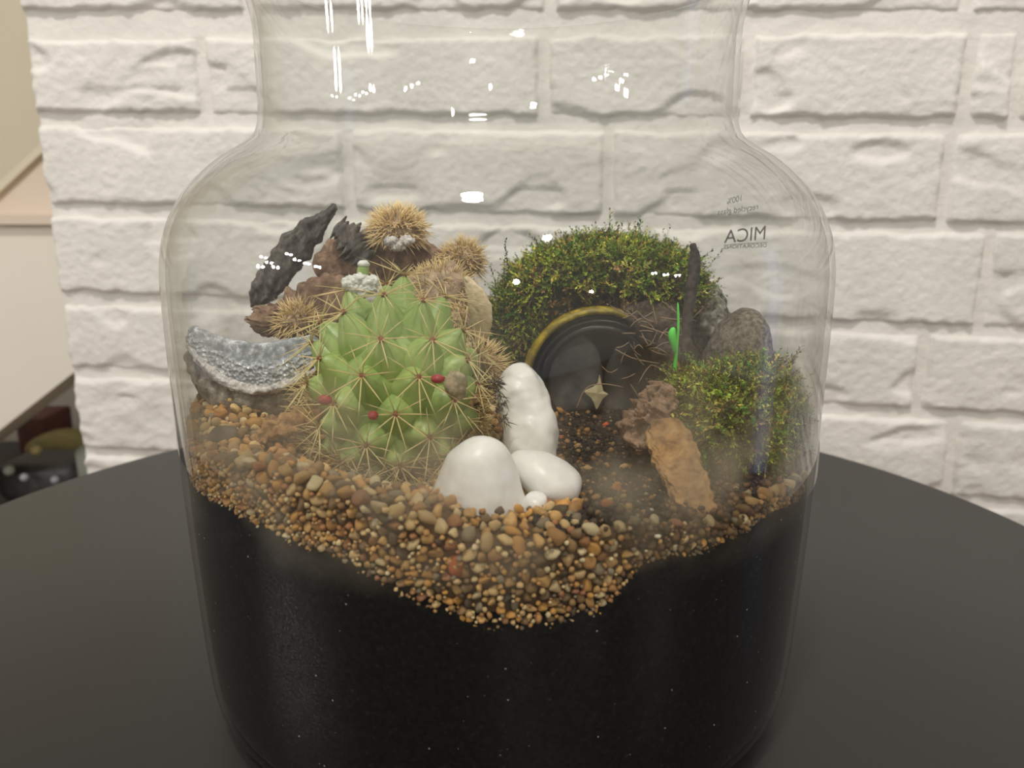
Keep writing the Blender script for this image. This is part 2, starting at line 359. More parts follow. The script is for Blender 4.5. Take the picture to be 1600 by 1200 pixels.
def roundbox(name, b, mat, r=.3):
    x0, x1, y0, y1, z0, z1 = b; c = Vector(((x0+x1)/2, (y0+y1)/2, (z0+z1)/2)); v, f = ICO[3]
    vv = [c+Vector((math.copysign(abs(p.x)**r, p.x)*(x1-x0)/2, math.copysign(abs(p.y)**r, p.y)*(y1-y0)/2, math.copysign(abs(p.z)**r, p.z)*(z1-z0)/2))*(1+.03*noise.noise(p*2)) - c*.0 for p in v]
    vv = [c+(q-c)*1.0 for q in vv]; return mesh(name, vv, f, mat)
def rb(name, b, mat, label, cat, r=.3): return tag(link(name, roundbox(name, b, mat, r)), label, cat)
rb('black_bag', onshelf(40, 150, 728, 1.24, .12), mat_noise('black_cloth', [(.3, (.012, .012, .014)), (.7, (.04, .04, .044))], 30, .5, .5, .004), 'crumpled black bag low under the slanting panel', 'bag', .55)
rb('olive_bag', onshelf(78, 120, 690, 1.38, .12), mat_noise('olive_cloth', [(.3, (.11, .09, .03)), (.7, (.26, .22, .08))], 20, .8, .5, .004), 'olive brown bag behind the black bag under the panel', 'bag', .6)
rb('grey_box', onshelf(140, 56, 702, 1.26, .1), mat_flat('pale_green_grey', (.24, .26, .23), .6), 'pale green-grey box touching the brick wall end', 'box', .15)
rb('red_box', onshelf(52, 50, 652, 1.5, .1), mat_noise('dark_red', [(.3, (.09, .03, .024)), (.7, (.14, .045, .035))], 20, .6, .2, .002), 'dark red box standing at the back of the recess', 'box', .15)
for px, py, r_, c, lb in ((14, 735, 9, (.35, .42, .36), 'pale round ball at the left of the black bag'), (38, 746, 7, (.35, .38, .42), 'bluish round ball on the black bag'), (86, 750, 7, (.3, .32, .36), 'grey round ball nearest the brick wall on the black bag'), (56, 703, 9, (.42, .34, .16), 'yellowish round ball in front of the olive bag')):
    vv, ff = rock_data(W(px, py, 1.225), (r_*1.2/F,)*3, sub=2, amp=.05)  # bottle caps on and near the bags, built as small round lumps
    tag(link('bottle_cap', mesh('bottle_cap', vv, ff, mat_flat('cap_paint', c, .4))), lb, 'cap')

# ------------------------------------------------------------------ table
def lathe(prof, n, mat, name, cx=0, cy=0, closed=False):
    v = []; f = []; m = len(prof)
    for i in range(n):
        a = 2*math.pi*i/n; c, s = math.cos(a), math.sin(a)
        for r, z in prof: v.append((cx+r*c, cy+r*s, z))
    for i in range(n):
        for j in range(m if closed else m-1):
            a, b = i*m+j, i*m+(j+1) % m; c, d = ((i+1) % n)*m+(j+1) % m, ((i+1) % n)*m+j
            f.append((a, d, c, b))
    return mesh(name, v, f, mat)
TC = (-.0146, .3514)
tb = empty('round_table', (TC[0], TC[1], -.55)); tag(tb, 'round black side table with a matt top under the glass jar', 'table')
child('table_top', lathe([(0, -.0182), (.324, -.0182), (.3275, -.0172), (.3278, -.015), (.3278, -.002), (.3273, -.0006), (.3262, -.0), (.0001, 0)], 200, M['table'], 'table_top', *TC), tb)
child('column', lathe([(.0001, -.0185), (.06, -.0185), (.026, -.03), (.02, -.06), (.02, -.48), (.03, -.53), (.0001, -.53)], 40, M['table'], 'column', *TC), tb)
child('foot', lathe([(.0001, -.528), (.03, -.528), (.18, -.54), (.185, -.5499), (.0001, -.5499)], 60, M['table'], 'foot', *TC), tb)

# ------------------------------------------------------------------ glass jar
OUT = [(.0001, .0032), (.05, .0032), (.085, .003), (.093, .0010), (.098, .0002), (.104, .0013), (.110, .0042), (.1145, .0088), (.1163, .0145), (.1172, .025), (.1180, .040), (.1191, .070), (.1197, .0965), (.12, .12), (.1203, .145), (.1202, .161), (.1194, .1695), (.1178, .1768), (.1150, .1835), (.111, .1898), (.1055, .1958), (.0990, .2012), (.0925, .2052), (.0877, .2086), (.0856, .2128), (.0849, .219), (.0847, .24), (.0853, .2475), (.0870, .2545), (.0893, .2600), (.0912, .2640)]
O3 = catmull([(r, 0, z) for r, z in OUT], 150); outer = [(max(p.x, .0001), p.z) for p in O3]
GT = .0019
inner = []
for i, (r, z) in enumerate(outer):
    a, b = outer[max(i-1, 0)], outer[min(i+1, len(outer)-1)]; t = Vector((b[0]-a[0], b[1]-a[1])).normalized(); n_ = Vector((-t.y, t.x))
    g = GT*(2.2 if z < .006 and r < .1 else 1)
    inner.append((max(r+n_.x*g, .0001), z+n_.y*g))
rim = [(outer[-1][0]+.0006, outer[-1][1]+.0008), (outer[-1][0]-.0004, outer[-1][1]+.0018), (inner[-1][0]+.0002, inner[-1][1]+.0010)]
jar = empty('glass_jar', (GC.x, GC.y, 0)); tag(jar, 'large clear glass terrarium jar with a wide neck on the black table', 'jar')
child('jar_wall', lathe(outer+rim+inner[::-1], 160, M['glass'], 'jar_wall', GC.x, GC.y), jar)
IZ = np.array([p[1] for p in inner]); IR = np.array([p[0] for p in inner]); o_ = np.argsort(IZ)
def rin(z):
    z = max(z, .008); return float(np.interp(z, IZ[o_], IR[o_]))
# print on the back of the glass, read through it in mirror image
def text_print(s, size, bold=False):
    cu = bpy.data.curves.new('t', 'FONT'); cu.body = s; cu.size = size; cu.align_x = 'LEFT'
    cu.offset = .00003 if not bold else .00010
    o = bpy.data.objects.new('t', cu); COL.objects.link(o); dg = bpy.context.evaluated_depsgraph_get()
    me = bpy.data.meshes.new_from_object(o.evaluated_get(dg)); bpy.data.objects.remove(o)
    v = [p.co.copy() for p in me.vertices]; f = [tuple(p.vertices) for p in me.polygons]
    return v, f
def wrap_print(name, s, pxl, pxr, py, hpx, slant=0, label=None, bar=None, bold=False):
    """pxl = where the first letter starts (the right end in the photo), pxr = last letter's end."""
    A = hitglass(pxl, py, .1203, True); B = hitglass(pxr, py+slant, .1203, True)
    aa = math.atan2(A.x-GC.x, A.y-GC.y); ab = math.atan2(B.x-GC.x, B.y-GC.y)
    if bar: v, f = [Vector((0, 0, 0)), Vector((1, 0, 0)), Vector((1, bar, 0)), Vector((0, bar, 0))], [(0, 1, 2, 3)]; 
    else: v, f = text_print(s, 1, bold)
    x0_, x1_ = min(p.x for p in v), max(p.x for p in v); y1_ = max(p.y for p in v)
    hh = hpx*A.y/F
    out = []
    for p in v:
        u = (p.x-x0_)/(x1_-x0_); a = aa+(ab-aa)*u; z = A.z+(B.z-A.z)*u+(p.y/y1_)*hh if not bar else A.z+(B.z-A.z)*u+p.y
        R_ = .12035; out.append((GC.x+R_*math.sin(a), GC.y+R_*math.cos(a), z))
    o = child(name, mesh(name, out, f, M['print'], False), jar)
    if label: o['label'] = label
wrap_print('brand_lettering', 'MICA', 1195, 1131, 374, 21, 6, 'grey mirrored brand letters on the glass', bold=True)
wrap_print('lettering_rule', '', 1199, 1131, 379, 1, 4, bar=.0002)
wrap_print('small_lettering', 'DECORATIONS', 1197, 1131, 386, 6, 3, 'tiny spaced capitals under the rule')
wrap_print('small_lettering', 'recycled glass', 1184, 1121, 327, 9, 9, 'small slanting line of print')
wrap_print('small_lettering', '100%', 1158, 1136, 314, 9, 5, 'percentage figure at the top of the print')

# ------------------------------------------------------------------ ground inside the jar
TP = np.array([(-.115, .272, .127), (-.112, .25, .117), (-.10, .22, .108), (-.075, .205, .110), (-.05, .195, .1105), (-.02, .187, .108), (.01, .185, .105), (.04, .19, .104), (.085, .21, .100), (.11, .27, .094),
      (-.04, .235, .099), (-.03, .26, .100), (.0, .22, .1005), (.03, .23, .099), (.03, .26, .0995), (.035, .31, .0995), (.03, .34, .0995), (.08, .24, .096), (.075, .28, .100), (.08, .35, .108), (-.08, .27, .111), (-.07, .30, .116), (-.08, .35, .120), (-.02, .36, .110), (.02, .39, .108), (.06, .39, .108)])
def T(x, y):
    d = (TP[:, 0]-x)**2+(TP[:, 1]-y)**2+2e-5; w = d**-1.6; return float((w*TP[:, 2]).sum()/w.sum())
TOPA = [(-180, .112), (-100, .122), (-66, .106), (-35, .1155), (-28, .115), (-10, .1085), (-5, .1045), (0, .1020), (6, .1020), (12, .104), (19, .1055), (33, .0995), (44, .102), (67, .096), (100, .096), (180, .110)]
LOWA = [(-180, .108), (-90, .100), (-66, .0955), (-46, .098), (-36, .098), (-29, .0955), (-22, .0945), (-18, .091), (-11, .0855), (-3, .0785), (6.5, .0775), (15, .081), (18, .089), (20, .0925), (34, .0925), (44, .0965), (60, .092), (75, .090), (100, .092), (180, .106)]
def ia(tab, a): return float(np.interp(a, [t[0] for t in tab], [t[1] for t in tab]))
def azr(x, y): return math.degrees(math.atan2(x-GC.x, -(y-GC.y))), math.hypot(x-GC.x, y-GC.y)
def G(x, y):   # ground height incl. the rim on the glass
    a, r = azr(x, y); k = max(0, min(1, (r-.092)/.022)); k = k*k*(3-2*k)
    return T(x, y)*(1-k)+ia(TOPA, a)*k
def ongravel(x, y):   # gravel lies left of the path, and thinly round the front rim
    px, py, _ = proj((x, y, G(x, y)))
    a, r = azr(x, y)
    e = 870-(py-640)*.15 if py < 760 else 905
    return px < e+8*noise.noise(Vector((x*120, y*120, 0)))
# black soil filling the jar up to the lower edge of the gravel
NA, NR = 220, 40; sv = []; sf = []
zs = [.0085, .011, .016, .025, .04, .055, .068, .078]
for i in range(NA):
    a = -180+360*i/NA; ar = math.radians(a); dx, dy = math.sin(ar), -math.cos(ar)
    top = ia(LOWA, a)+.0012*noise.noise(Vector((dx*9, dy*9, 4)))+.0016*noise.noise(Vector((dx*28, dy*28, 2)))
    ring = []
    for z in zs: ring.append((rin(z)-.0003, min(z, top-.002)))
    ring.append((rin(top)-.0003, top))
    for j in range(1, NR):
        r = (rin(top)-.0003)*(1-j/NR); x, y = GC.x+dx*r, GC.y+dy*r
        k = min(1, j/5); z = top*(1-k)+(G(x, y)-.0022+.0008*noise.noise(Vector((x*260, y*260, 0)))+(.0022 if not ongravel(x, y) else 0))*k
        ring.append((r, z))
    for r, z in ring: sv.append((GC.x+dx*r, GC.y+dy*r, z))
m_ = len(zs)+NR
for i in range(NA):
    for j in range(m_-1): a, b = i*m_+j, ((i+1) % NA)*m_+j; sf.append((a, b, b+1, a+1))
sv.append((GC.x, GC.y, G(GC.x, GC.y))); sv.append((GC.x, GC.y, zs[0]))
for i in range(NA): sf.append((i*m_+m_-1, ((i+1) % NA)*m_+m_-1, len(sv)-2)); sf.append((((i+1) % NA)*m_, i*m_, len(sv)-1))
sm = mesh('potting_soil', sv, sf, M['soil']); sm.materials.append(M['soiltop'])
for i, p in enumerate(sm.polygons):
    if i < NA*(m_-1) and (i % (m_-1)) > len(zs)+2: p.material_index = 1
bmx = bmesh.new(); bmx.from_mesh(sm); sm.materials.append(mat_flat('mineral_speck', (.45, .42, .36), .3)); random.seed(77)
for _ in range(130):
    a = random.uniform(-88, 88); top = ia(LOWA, a); z = random.uniform(.012, top-.001); ar = math.radians(a); q = Vector((GC.x+math.sin(ar)*(rin(z)-.0003), GC.y-math.cos(ar)*(rin(z)-.0003), z)); r = random.choice([.0001, .00012, .00016, .00028])
    vs = [bmx.verts.new(q+Vector(o3)*r) for o3 in ((1, 0, 0), (-1, 0, .3), (0, .6, 1), (0, -.4, -1))]
    for t3 in ((0, 1, 2), (0, 3, 1), (0, 2, 3), (1, 3, 2)):
        fc = bmx.faces.new([vs[k] for k in t3]); fc.material_index = 2
bmx.to_mesh(sm); bmx.free()
soil = link('potting_soil', sm); tag(soil, 'black potting soil filling the lower half of the glass jar', 'soil', kind='stuff')

# gravel bed filler: a sandy skin behind the stones on the glass and under them on top
gv = []; gf = []; AN = [-100+1.0*i for i in range(176)]
for a in AN:
    ar = math.radians(a); dx, dy = math.sin(ar), -math.cos(ar); lo, hi = ia(LOWA, a)-.001, ia(TOPA, a)-.0006
    hi = max(hi, lo+.0005)
    for j in range(5): z = lo+(hi-lo)*j/4; gv.append((GC.x+dx*(rin(z)-.0027), GC.y+dy*(rin(z)-.0027), z))
    for j in range(1, 14):
        r = (rin(hi)-.0027)*(1-j/22); x, y = GC.x+dx*r, GC.y+dy*r; z = G(x, y)-.0009 if ongravel(x, y) else G(x, y)-.006
        gv.append((x, y, z))
for i in range(len(AN)-1):
    for j in range(17): a = i*18+j; b = a+18; gf.append((a, b, b+1, a+1))

PAL = [((204, 158, 84), 6), ((184, 134, 66), 5), ((212, 176, 112), 5), ((150, 114, 66), 4), ((168, 112, 62), 2), ((222, 200, 150), 2), ((126, 100, 64), 3), ((206, 148, 56), 4), ((142, 126, 98), 2), ((92, 74, 52), 2), ((176, 116, 72), 1), ((218, 190, 132), 3)]
PALC = [lin(c) for c, w in PAL for _ in range(w)]
def pal():
    c = random.choice(PALC); g_ = sum(c)/3; c = tuple(x*.86+g_*.14 for x in c); k = random.uniform(.8, 1.3); return (c[0]*k, c[1]*k, c[2]*k)
def stonemesh(seed):
    v, f = ICO[2]; off = Vector((seed*5.7, seed*2.1, 0)); out = []
    sx, sy, sz = random.uniform(.85, 1.15), random.uniform(.75, 1.05), random.uniform(.6, .85)
    pl = [(Vector((random.gauss(0, 1), random.gauss(0, 1), random.gauss(0, 1))).normalized(), random.uniform(.45, .72)) for _ in range(9)]
    for p in v:
        q = p*(1+.16*noise.noise(p*1.5+off))
        for n_, d in pl:
            e = q.dot(n_)-d
            if e > 0: q = q-n_*e*.93
        out.append(Vector((q.x*sx, q.y*sy, q.z*sz)))
    return out, f
SHAPES = [stonemesh(i) for i in range(12)]
S1 = []
for i in range(12):
    random.seed(100+i); v, f = ICO[1]; S1.append(([Vector((p.x*random.uniform(.7, 1.2), p.y*random.uniform(.6, 1.15), p.z*random.uniform(.5, 1.0))) for p in v], f))
random.seed(11)
cand = []
for _ in range(26000):   # on the glass
    a = random.uniform(-98, 74); lo, hi = ia(LOWA, a), ia(TOPA, a)
    if hi <= lo: continue
    z = random.uniform(lo-.0008, hi+.0004); r = random.choice([.0008, .0011, .0013, .0015, .0017, .0019, .0023, .0028]) if a < 60 else .0012
    r *= .62+.5*min(1, max(0, (z-lo)/(hi-lo)))
    if 16 < a: # earthier to the right
        if random.random() < .50: continue
        r *= .85
    ar = math.radians(a); R_ = rin(z)-r*.85-.0003
    cand.append((Vector((GC.x+math.sin(ar)*R_, GC.y-math.cos(ar)*R_, z)), r, a))
for _ in range(30000):
    a = random.uniform(-math.pi, math.pi); r0 = .114*math.sqrt(random.random()); x, y = GC.x+r0*math.sin(a), GC.y-r0*math.cos(a)
    if y > .36: continue
    if not ongravel(x, y) and random.random() > .045: continue
    r = random.choice([.0010, .0012, .0014, .0017, .0021, .0027])
    if not ongravel(x, y): r *= .55
    cand.append((Vector((x, y, G(x, y)+r*.15)), r, None))
random.shuffle(cand); cand.sort(key=lambda c: -c[1])
grid = {}; kept = []
for P, r, a in cand:
    key = (int(P.x//.004), int(P.y//.004), int(P.z//.004)); ok = True
    for dx in (-1, 0, 1):
        for dy in (-1, 0, 1):
            for dz in (-1, 0, 1):
                for Q, q in grid.get((key[0]+dx, key[1]+dy, key[2]+dz), ()):
                    if (P-Q).length < (r+q)*.66: ok = False; break
    if ok: grid.setdefault(key, []).append((P, r)); kept.append((P, r, a))
# the 300 that show largest are stones of their own
def score(c):
    px, py, z = proj(c[0]); s = c[1]/z
    if not (270 < px < 1290): s *= .1
    if 455 < px < 790 and py < 745: s *= .05     # behind the cactus
    if 670 < px < 915 and py < 815: s *= .05
    if c[2] is None and c[0].y > .3: s *= .1
    return -s
kept.sort(key=score)
shape_me = [mesh('gravel_stone', v, f, M['stone']) for v, f in SHAPES]
rest = MB(); rest.add(gv, gf, lin((92, 68, 42)))  # filler colour darkened for the shade between the packed stones
for n_, (P, r, a) in enumerate(kept):
    c = pal()
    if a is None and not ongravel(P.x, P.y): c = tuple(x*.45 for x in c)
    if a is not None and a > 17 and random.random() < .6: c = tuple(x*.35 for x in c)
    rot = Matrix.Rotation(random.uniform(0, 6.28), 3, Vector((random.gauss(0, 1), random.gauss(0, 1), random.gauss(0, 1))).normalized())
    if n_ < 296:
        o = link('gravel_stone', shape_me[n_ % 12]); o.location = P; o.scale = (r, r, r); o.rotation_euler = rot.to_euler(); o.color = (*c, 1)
        sz = 'large' if r > .0025 else 'medium' if r > .0020 else 'small'
        L_ = max(c); hue = 'cream' if L_ > .62 else 'greyish brown' if c[0]/max(c[2], .01) < 2.2 else 'dark brown' if L_ < .2 else 'orange brown' if c[0]/c[1] > 1.9 else 'tan' if L_ > .4 else 'brown'
        px, py, _z = proj(P); hz = 'far left' if px < 420 else 'left of centre' if px < 620 else 'middle' if px < 820 else 'right of centre' if px < 1000 else 'far right'
        if a is not None:
            lo, hi = ia(LOWA, a), ia(TOPA, a); u = (P.z-lo)/(hi-lo); vz = 'lower edge' if u < .33 else 'mid height' if u < .7 else 'upper edge'
            tag(o, f'{sz} {hue} gravel stone pressed on front glass, {hz}, {vz}', 'stone', 'gravel stones against the glass')
        else:
            near = 'between geode and left glass' if px < 480 and py < 690 else 'left of cactus foot' if px < 480 else 'before the cactus foot' if px < 680 else 'near the white pebbles'
            dep = 'near glass' if azr(P.x, P.y)[1] > .102 else 'farther in'
            tag(o, f'{sz} {hue} surface gravel stone {near}, {hz}, {dep}'.replace(', far left', ''), 'stone', 'gravel stones on the surface')
    else:
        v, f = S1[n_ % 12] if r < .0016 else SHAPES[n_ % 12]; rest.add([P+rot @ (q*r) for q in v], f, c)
tag(link('gravel', rest.mesh('gravel', M['stones'])), 'tan and amber gravel bed between the black soil and the cactus', 'gravel', kind='stuff')
def bigstone(px, py, Y, w, h, c, name, label, cat='stone', d=.7, seed=1, onglass=False, amp=.25):
    P = W(px, py, Y) if not onglass else hitglass(px, py, .1172)
    if onglass: P = P+Vector((0, h/2*P.y/F*.5+.0005, 0)); Y = P.y
    rx, rz = w/2*Y/F, h/2*Y/F; v, f = rock_data(P, (rx, (rx+rz)/2*d, rz), sub=3, amp=amp, freq=1.6, seed=seed, amp2=.08, freq2=4)
    o = link(name, mesh(name, v, f, M['stone'])); o.color = (*lin(c), 1); tag(o, label, cat); return o
bigstone(713, 890, .2, 34, 42, (178, 96, 52), 'gravel_stone', 'rusty orange gravel stone in the middle of the front gravel band', onglass=True, seed=3)
bigstone(352, 684, .245, 52, 40, (78, 66, 56), 'gravel_stone', 'dark grey-brown stone in the gravel below the geode slice', seed=5, amp=.35)
bigstone(585, 822, .2, 18, 20, (176, 160, 132), 'gravel_stone', 'greyish white gravel stone pressed on glass below the cactus', onglass=True, seed=6)
bigstone(374, 712, .235, 44, 26, (168, 144, 96), 'gravel_stone', 'flat khaki stone just below the dark grey-brown stone', seed=8)
bigstone(398, 699, .236, 20, 24, (226, 196, 134), 'gravel_stone', 'bright cream stone right of the dark grey-brown stone', seed=9)
bigstone(440, 712, .233, 28, 26, (190, 138, 84), 'gravel_stone', 'square amber stone left of the cactus foot', seed=10)
bigstone(318, 585, .285, 26, 30, (172, 130, 70), 'gravel_stone', 'amber stone on top of the heap at the left glass', seed=11)
bigstone(345, 645, .262, 22, 18, (196, 140, 78), 'gravel_stone', 'orange tan stone tucked under the left tip of the geode', seed=12)
bigstone(400, 662, .25, 34, 22, (170, 126, 66), 'gravel_stone', 'ochre stone under the middle of the geode slice', seed=13)

# chips and crumbs on the dark path
for i, (px, py, w, h, c, lb) in enumerate([
        (867, 643, 26, 18, (190, 136, 70), 'amber wood chip touching the twisted white stone by the tunnel'), (947, 664, 11, 9, (196, 96, 50), 'tiny rust orange chip in front of the tunnel mouth'),
        (874, 683, 17, 8, (160, 106, 70), 'thin brown chip beside the twisted white stone'), (903, 698, 13, 10, (168, 132, 96), 'dull tan chip in the middle of the dark path'),
        (917, 732, 21, 9, (160, 136, 96), 'flat khaki chip beside the low white pebble'), (978, 730, 20, 14, (206, 164, 116), 'pale tan chip left of the orange bark'),
        (963, 765, 17, 25, (176, 108, 60), 'upright orange-brown chip left of the bark foot'), (948, 790, 24, 22, (150, 88, 48), 'dark orange chip nearest the glass on the path'),
        (943, 749, 9, 7, (136, 136, 96), 'tiny greenish chip on the path'), (1018, 797, 8, 8, (206, 200, 184), 'tiny white chip left of the bark foot'),
        (1028, 838, 11, 8, (216, 206, 180), 'white crumb pressed on glass below the bark'), (935, 690, 8, 6, (140, 104, 78), 'small brown crumb on the path behind the khaki chip')]):
    d = ray(px, py); lo_, hi_ = .185, .40
    for _ in range(30):
        mid = (lo_+hi_)/2; P = W(px, py, mid)
        if P.z > G(P.x, P.y): lo_ = mid
        else: hi_ = mid
    o = bigstone(px, py, max(lo_, .19)-.0008, w, h, c, 'wood_chip', lb, 'chip', d=.6, seed=20+i, amp=.4)
crumb = MB()
for _ in range(2600):
    px, py = random.uniform(835, 1230), random.uniform(630, 850); lo_, hi_ = .185, .40
    for _ in range(14):
        mid = (lo_+hi_)/2; P = W(px, py, mid)
        if P.z > G(P.x, P.y): lo_ = mid
        else: hi_ = mid
    P = W(px, py, lo_); a, r0 = azr(P.x, P.y)
    if r0 > .114: continue
    r = random.choice([.0005, .0006, .0008, .0011, .0015]); q = random.random()
    c = lin((34, 30, 26)) if q < .62 else lin((78, 62, 44)) if q < .88 else lin((150, 116, 78))
    rot = Matrix.Rotation(random.uniform(0, 6.28), 3, Vector((random.gauss(0, 1), random.gauss(0, 1), random.gauss(0, 1))).normalized())
    if px > 1040 and py > 740: c = lin((70, 50, 34)) if q < .6 else lin((116, 82, 52))
    v, f = S1[_ % 12]; crumb.add([P+rot @ (s*r) for s in v], f, c)
tag(link('soil_crumbs', crumb.mesh('soil_crumbs', M['stones'])), 'dark earth crumbs strewn over the path before the tunnel', 'soil', kind='stuff')

# ------------------------------------------------------------------ white stones, pale stone, rocks
def thing(name, vf, mat, label, cat, smooth=True, group=None):
    return tag(link(name, mesh(name, vf[0], vf[1], M[mat], smooth)), label, cat, group)
thing('white_pebble', ploft([(742, 684), (746, 705), (748, 740), (748, 780), (752, 820), (756, 856)], [20, 44, 62, 75, 84, 66], [.004, .008, .011, .013, .013, .008], .209, n=40, m=36, amp=.0006, freq=90), 'white', 'large smooth white pebble standing at the front glass', 'stone')
thing('white_pebble', ploft([(790, 578), (808, 600), (822, 640), (830, 690), (824, 740)], [18, 36, 40, 44, 30], [.004, .009, .010, .010, .006], [.248, .246, .243, .237, .232], n=60, m=44, amp=.0013, freq=120, seed=2), 'white', 'tall twisted white stone beside the cactus before the tunnel', 'stone')
thing('white_pebble', ploft([(800, 712), (838, 735), (868, 757), (905, 772)], [14, 32, 38, 26], [.005, .008, .010, .007], [.226, .222, .220, .219], n=36, m=32, amp=.0006, freq=90, seed=5), 'white', 'low white pebble with a blunt nose pointing right', 'stone')
thing('white_pebble', ploft([(838, 772), (836, 800), (834, 826)], [18, 19, 14], [.004, .005, .004], .2065, n=20, m=22, amp=.0006, freq=130, seed=6), 'white', 'small white stone wedged below the low pebble at the glass', 'stone')
thing('pale_stone', ploft([(1243, 565), (1250, 610), (1250, 680), (1246, 740), (1234, 795)], [10, 17, 20, 20, 6], [.006, .010, .013, .012, .004], .268, n=40, m=24, amp=.0005, freq=80), 'pale', 'tall pale grey stone leaning on the right glass behind moss', 'stone')
thing('granite_rock', ploft([(1178, 483), (1168, 510), (1155, 545), (1150, 590), (1150, 630)], [16, 36, 52, 58, 50], [.008, .014, .018, .018, .016], .325, n=40, m=32, amp=.0015, freq=120, seed=3), 'granite', 'brown speckled rock peaking behind the right moss clump', 'rock')
thing('lichen_rock', ploft([(1095, 440), (1100, 470), (1108, 510), (1100, 570)], [14, 30, 38, 40], [.008, .014, .018, .018], .345, n=36, m=28, amp=.003, freq=140, seed=9), 'granite2', 'rough pale speckled rock behind the dark twig', 'rock')

# ------------------------------------------------------------------ geode slice
g = empty('geode_slice', W(400, 640, .275)); tag(g, 'grey blue crescent of crystal geode on the gravel at left', 'geode')
gy = [.284, .277, .272, .271, .273]
def band(name, ys, wp_, th_, dy, mat, **k):
    xs = (294, 342, 396, 448, 498)
    return child(name, mesh(name, *ploft(list(zip(xs, ys)), wp_, th_, [y+dy for y in gy], n=80, m=32, **k), mat), g)
band('rind', [548, 600, 622, 616, 590], [14, 32, 40, 36, 24], [.004, .008, .009, .009, .006], .004, M['rind'], amp=.0014, freq=170)
band('rim', [538, 585, 607, 600, 574], [6, 9, 9, 8, 7], [.003, .004, .004, .004, .003], -.0035, M['rim'], amp=.0011, freq=420, seed=2)
band('crystal_face', [524, 568, 588, 582, 556], [12, 22, 24, 22, 16], [.002, .0025, .003, .003, .002], -.0022, M['geode'], amp=.0011, freq=480, seed=4, power=.6)
band('agate_band', [516, 543, 556, 552, 532], [13, 19, 21, 20, 16], [.0014, .0016, .0018, .0018, .0014], -.0012, M['agate'], amp=.0007, freq=260, seed=6, power=.35)
# ------------------------------------------------------------------ cactus
CY = .250; CB = W(618, 612, CY); ca = empty('cactus', (CB.x, CB.y, G(CB.x, CB.y)-.004))
tag(ca, 'round green cactus with knobbly tubercles and cream star spines', 'cactus')
AX = Vector((.0252, .0238, .0335))
v, f = rock_data(CB, AX*.9, sub=4, amp=.05, freq=2, amp2=0); body = child('body', mesh('body', v, f, M['green']), ca)
def ell(p): return Vector(((p.x-CB.x)/AX.x, (p.y-CB.y)/AX.y, (p.z-CB.z)/AX.z))
EX = 1.16
def hit_ell(px, py):
    o = Vector((0, 0, H)); d = ray(px, py); a = AX*EX
    O = Vector(((o.x-CB.x)/a.x, (o.y-CB.y)/a.y, (o.z-CB.z)/a.z)); Dv = Vector((d.x/a.x, d.y/a.y, d.z/a.z))
    A = Dv.dot(Dv); B = 2*O.dot(Dv); C_ = O.dot(O)-1; disc = B*B-4*A*C_
    t = (-B-math.sqrt(disc))/2/A if disc > 0 else -B/2/A
    P = o+d*t
    e = Vector(((P.x-CB.x)/a.x, (P.y-CB.y)/a.y, (P.z-CB.z)/a.z)).normalized()
    return Vector((CB.x+e.x*a.x, CB.y+e.y*a.y, CB.z+e.z*a.z)) if disc <= 0 else P
tips = [hit_ell(*q) for q in [(537, 489), (595, 531), (675, 532), (661, 470), (566, 588), (654, 590), (708, 625), (500, 561), (523, 631), (618, 647), (730, 563), (671, 683), (573, 695), (625, 727), (501, 668), (752, 655), (480, 600), (534, 436), (633, 415), (703, 452), (484, 489), (473, 528), (724, 517), (600, 462), (745, 600), (535, 722), (700, 712), (755, 545)]]
for k in range(110):   # fill the rest of the body in a spiral
    z = 1-2*(k+.5)/110; a = k*2.39996; r = math.sqrt(1-z*z)
    if z > .93 or z < -.8: continue
    P = Vector((CB.x+AX.x*EX*r*math.cos(a), CB.y+AX.y*EX*r*math.sin(a), CB.z+AX.z*EX*z))
    if all((P-q).length > .0125 for q in tips): tips.append(P)
M['scar'] = mat_noise('brown_scar', [(.4, (.20, .17, .09)), (.6, (.42, .34, .22))], 400, .8, .6, .0004)
random.seed(5); spines = []
PROF = [(0, .0007), (.05, .0019), (.15, .0031), (.32, .0051), (.54, .0072), (.78, .0088), (1, .0098)]
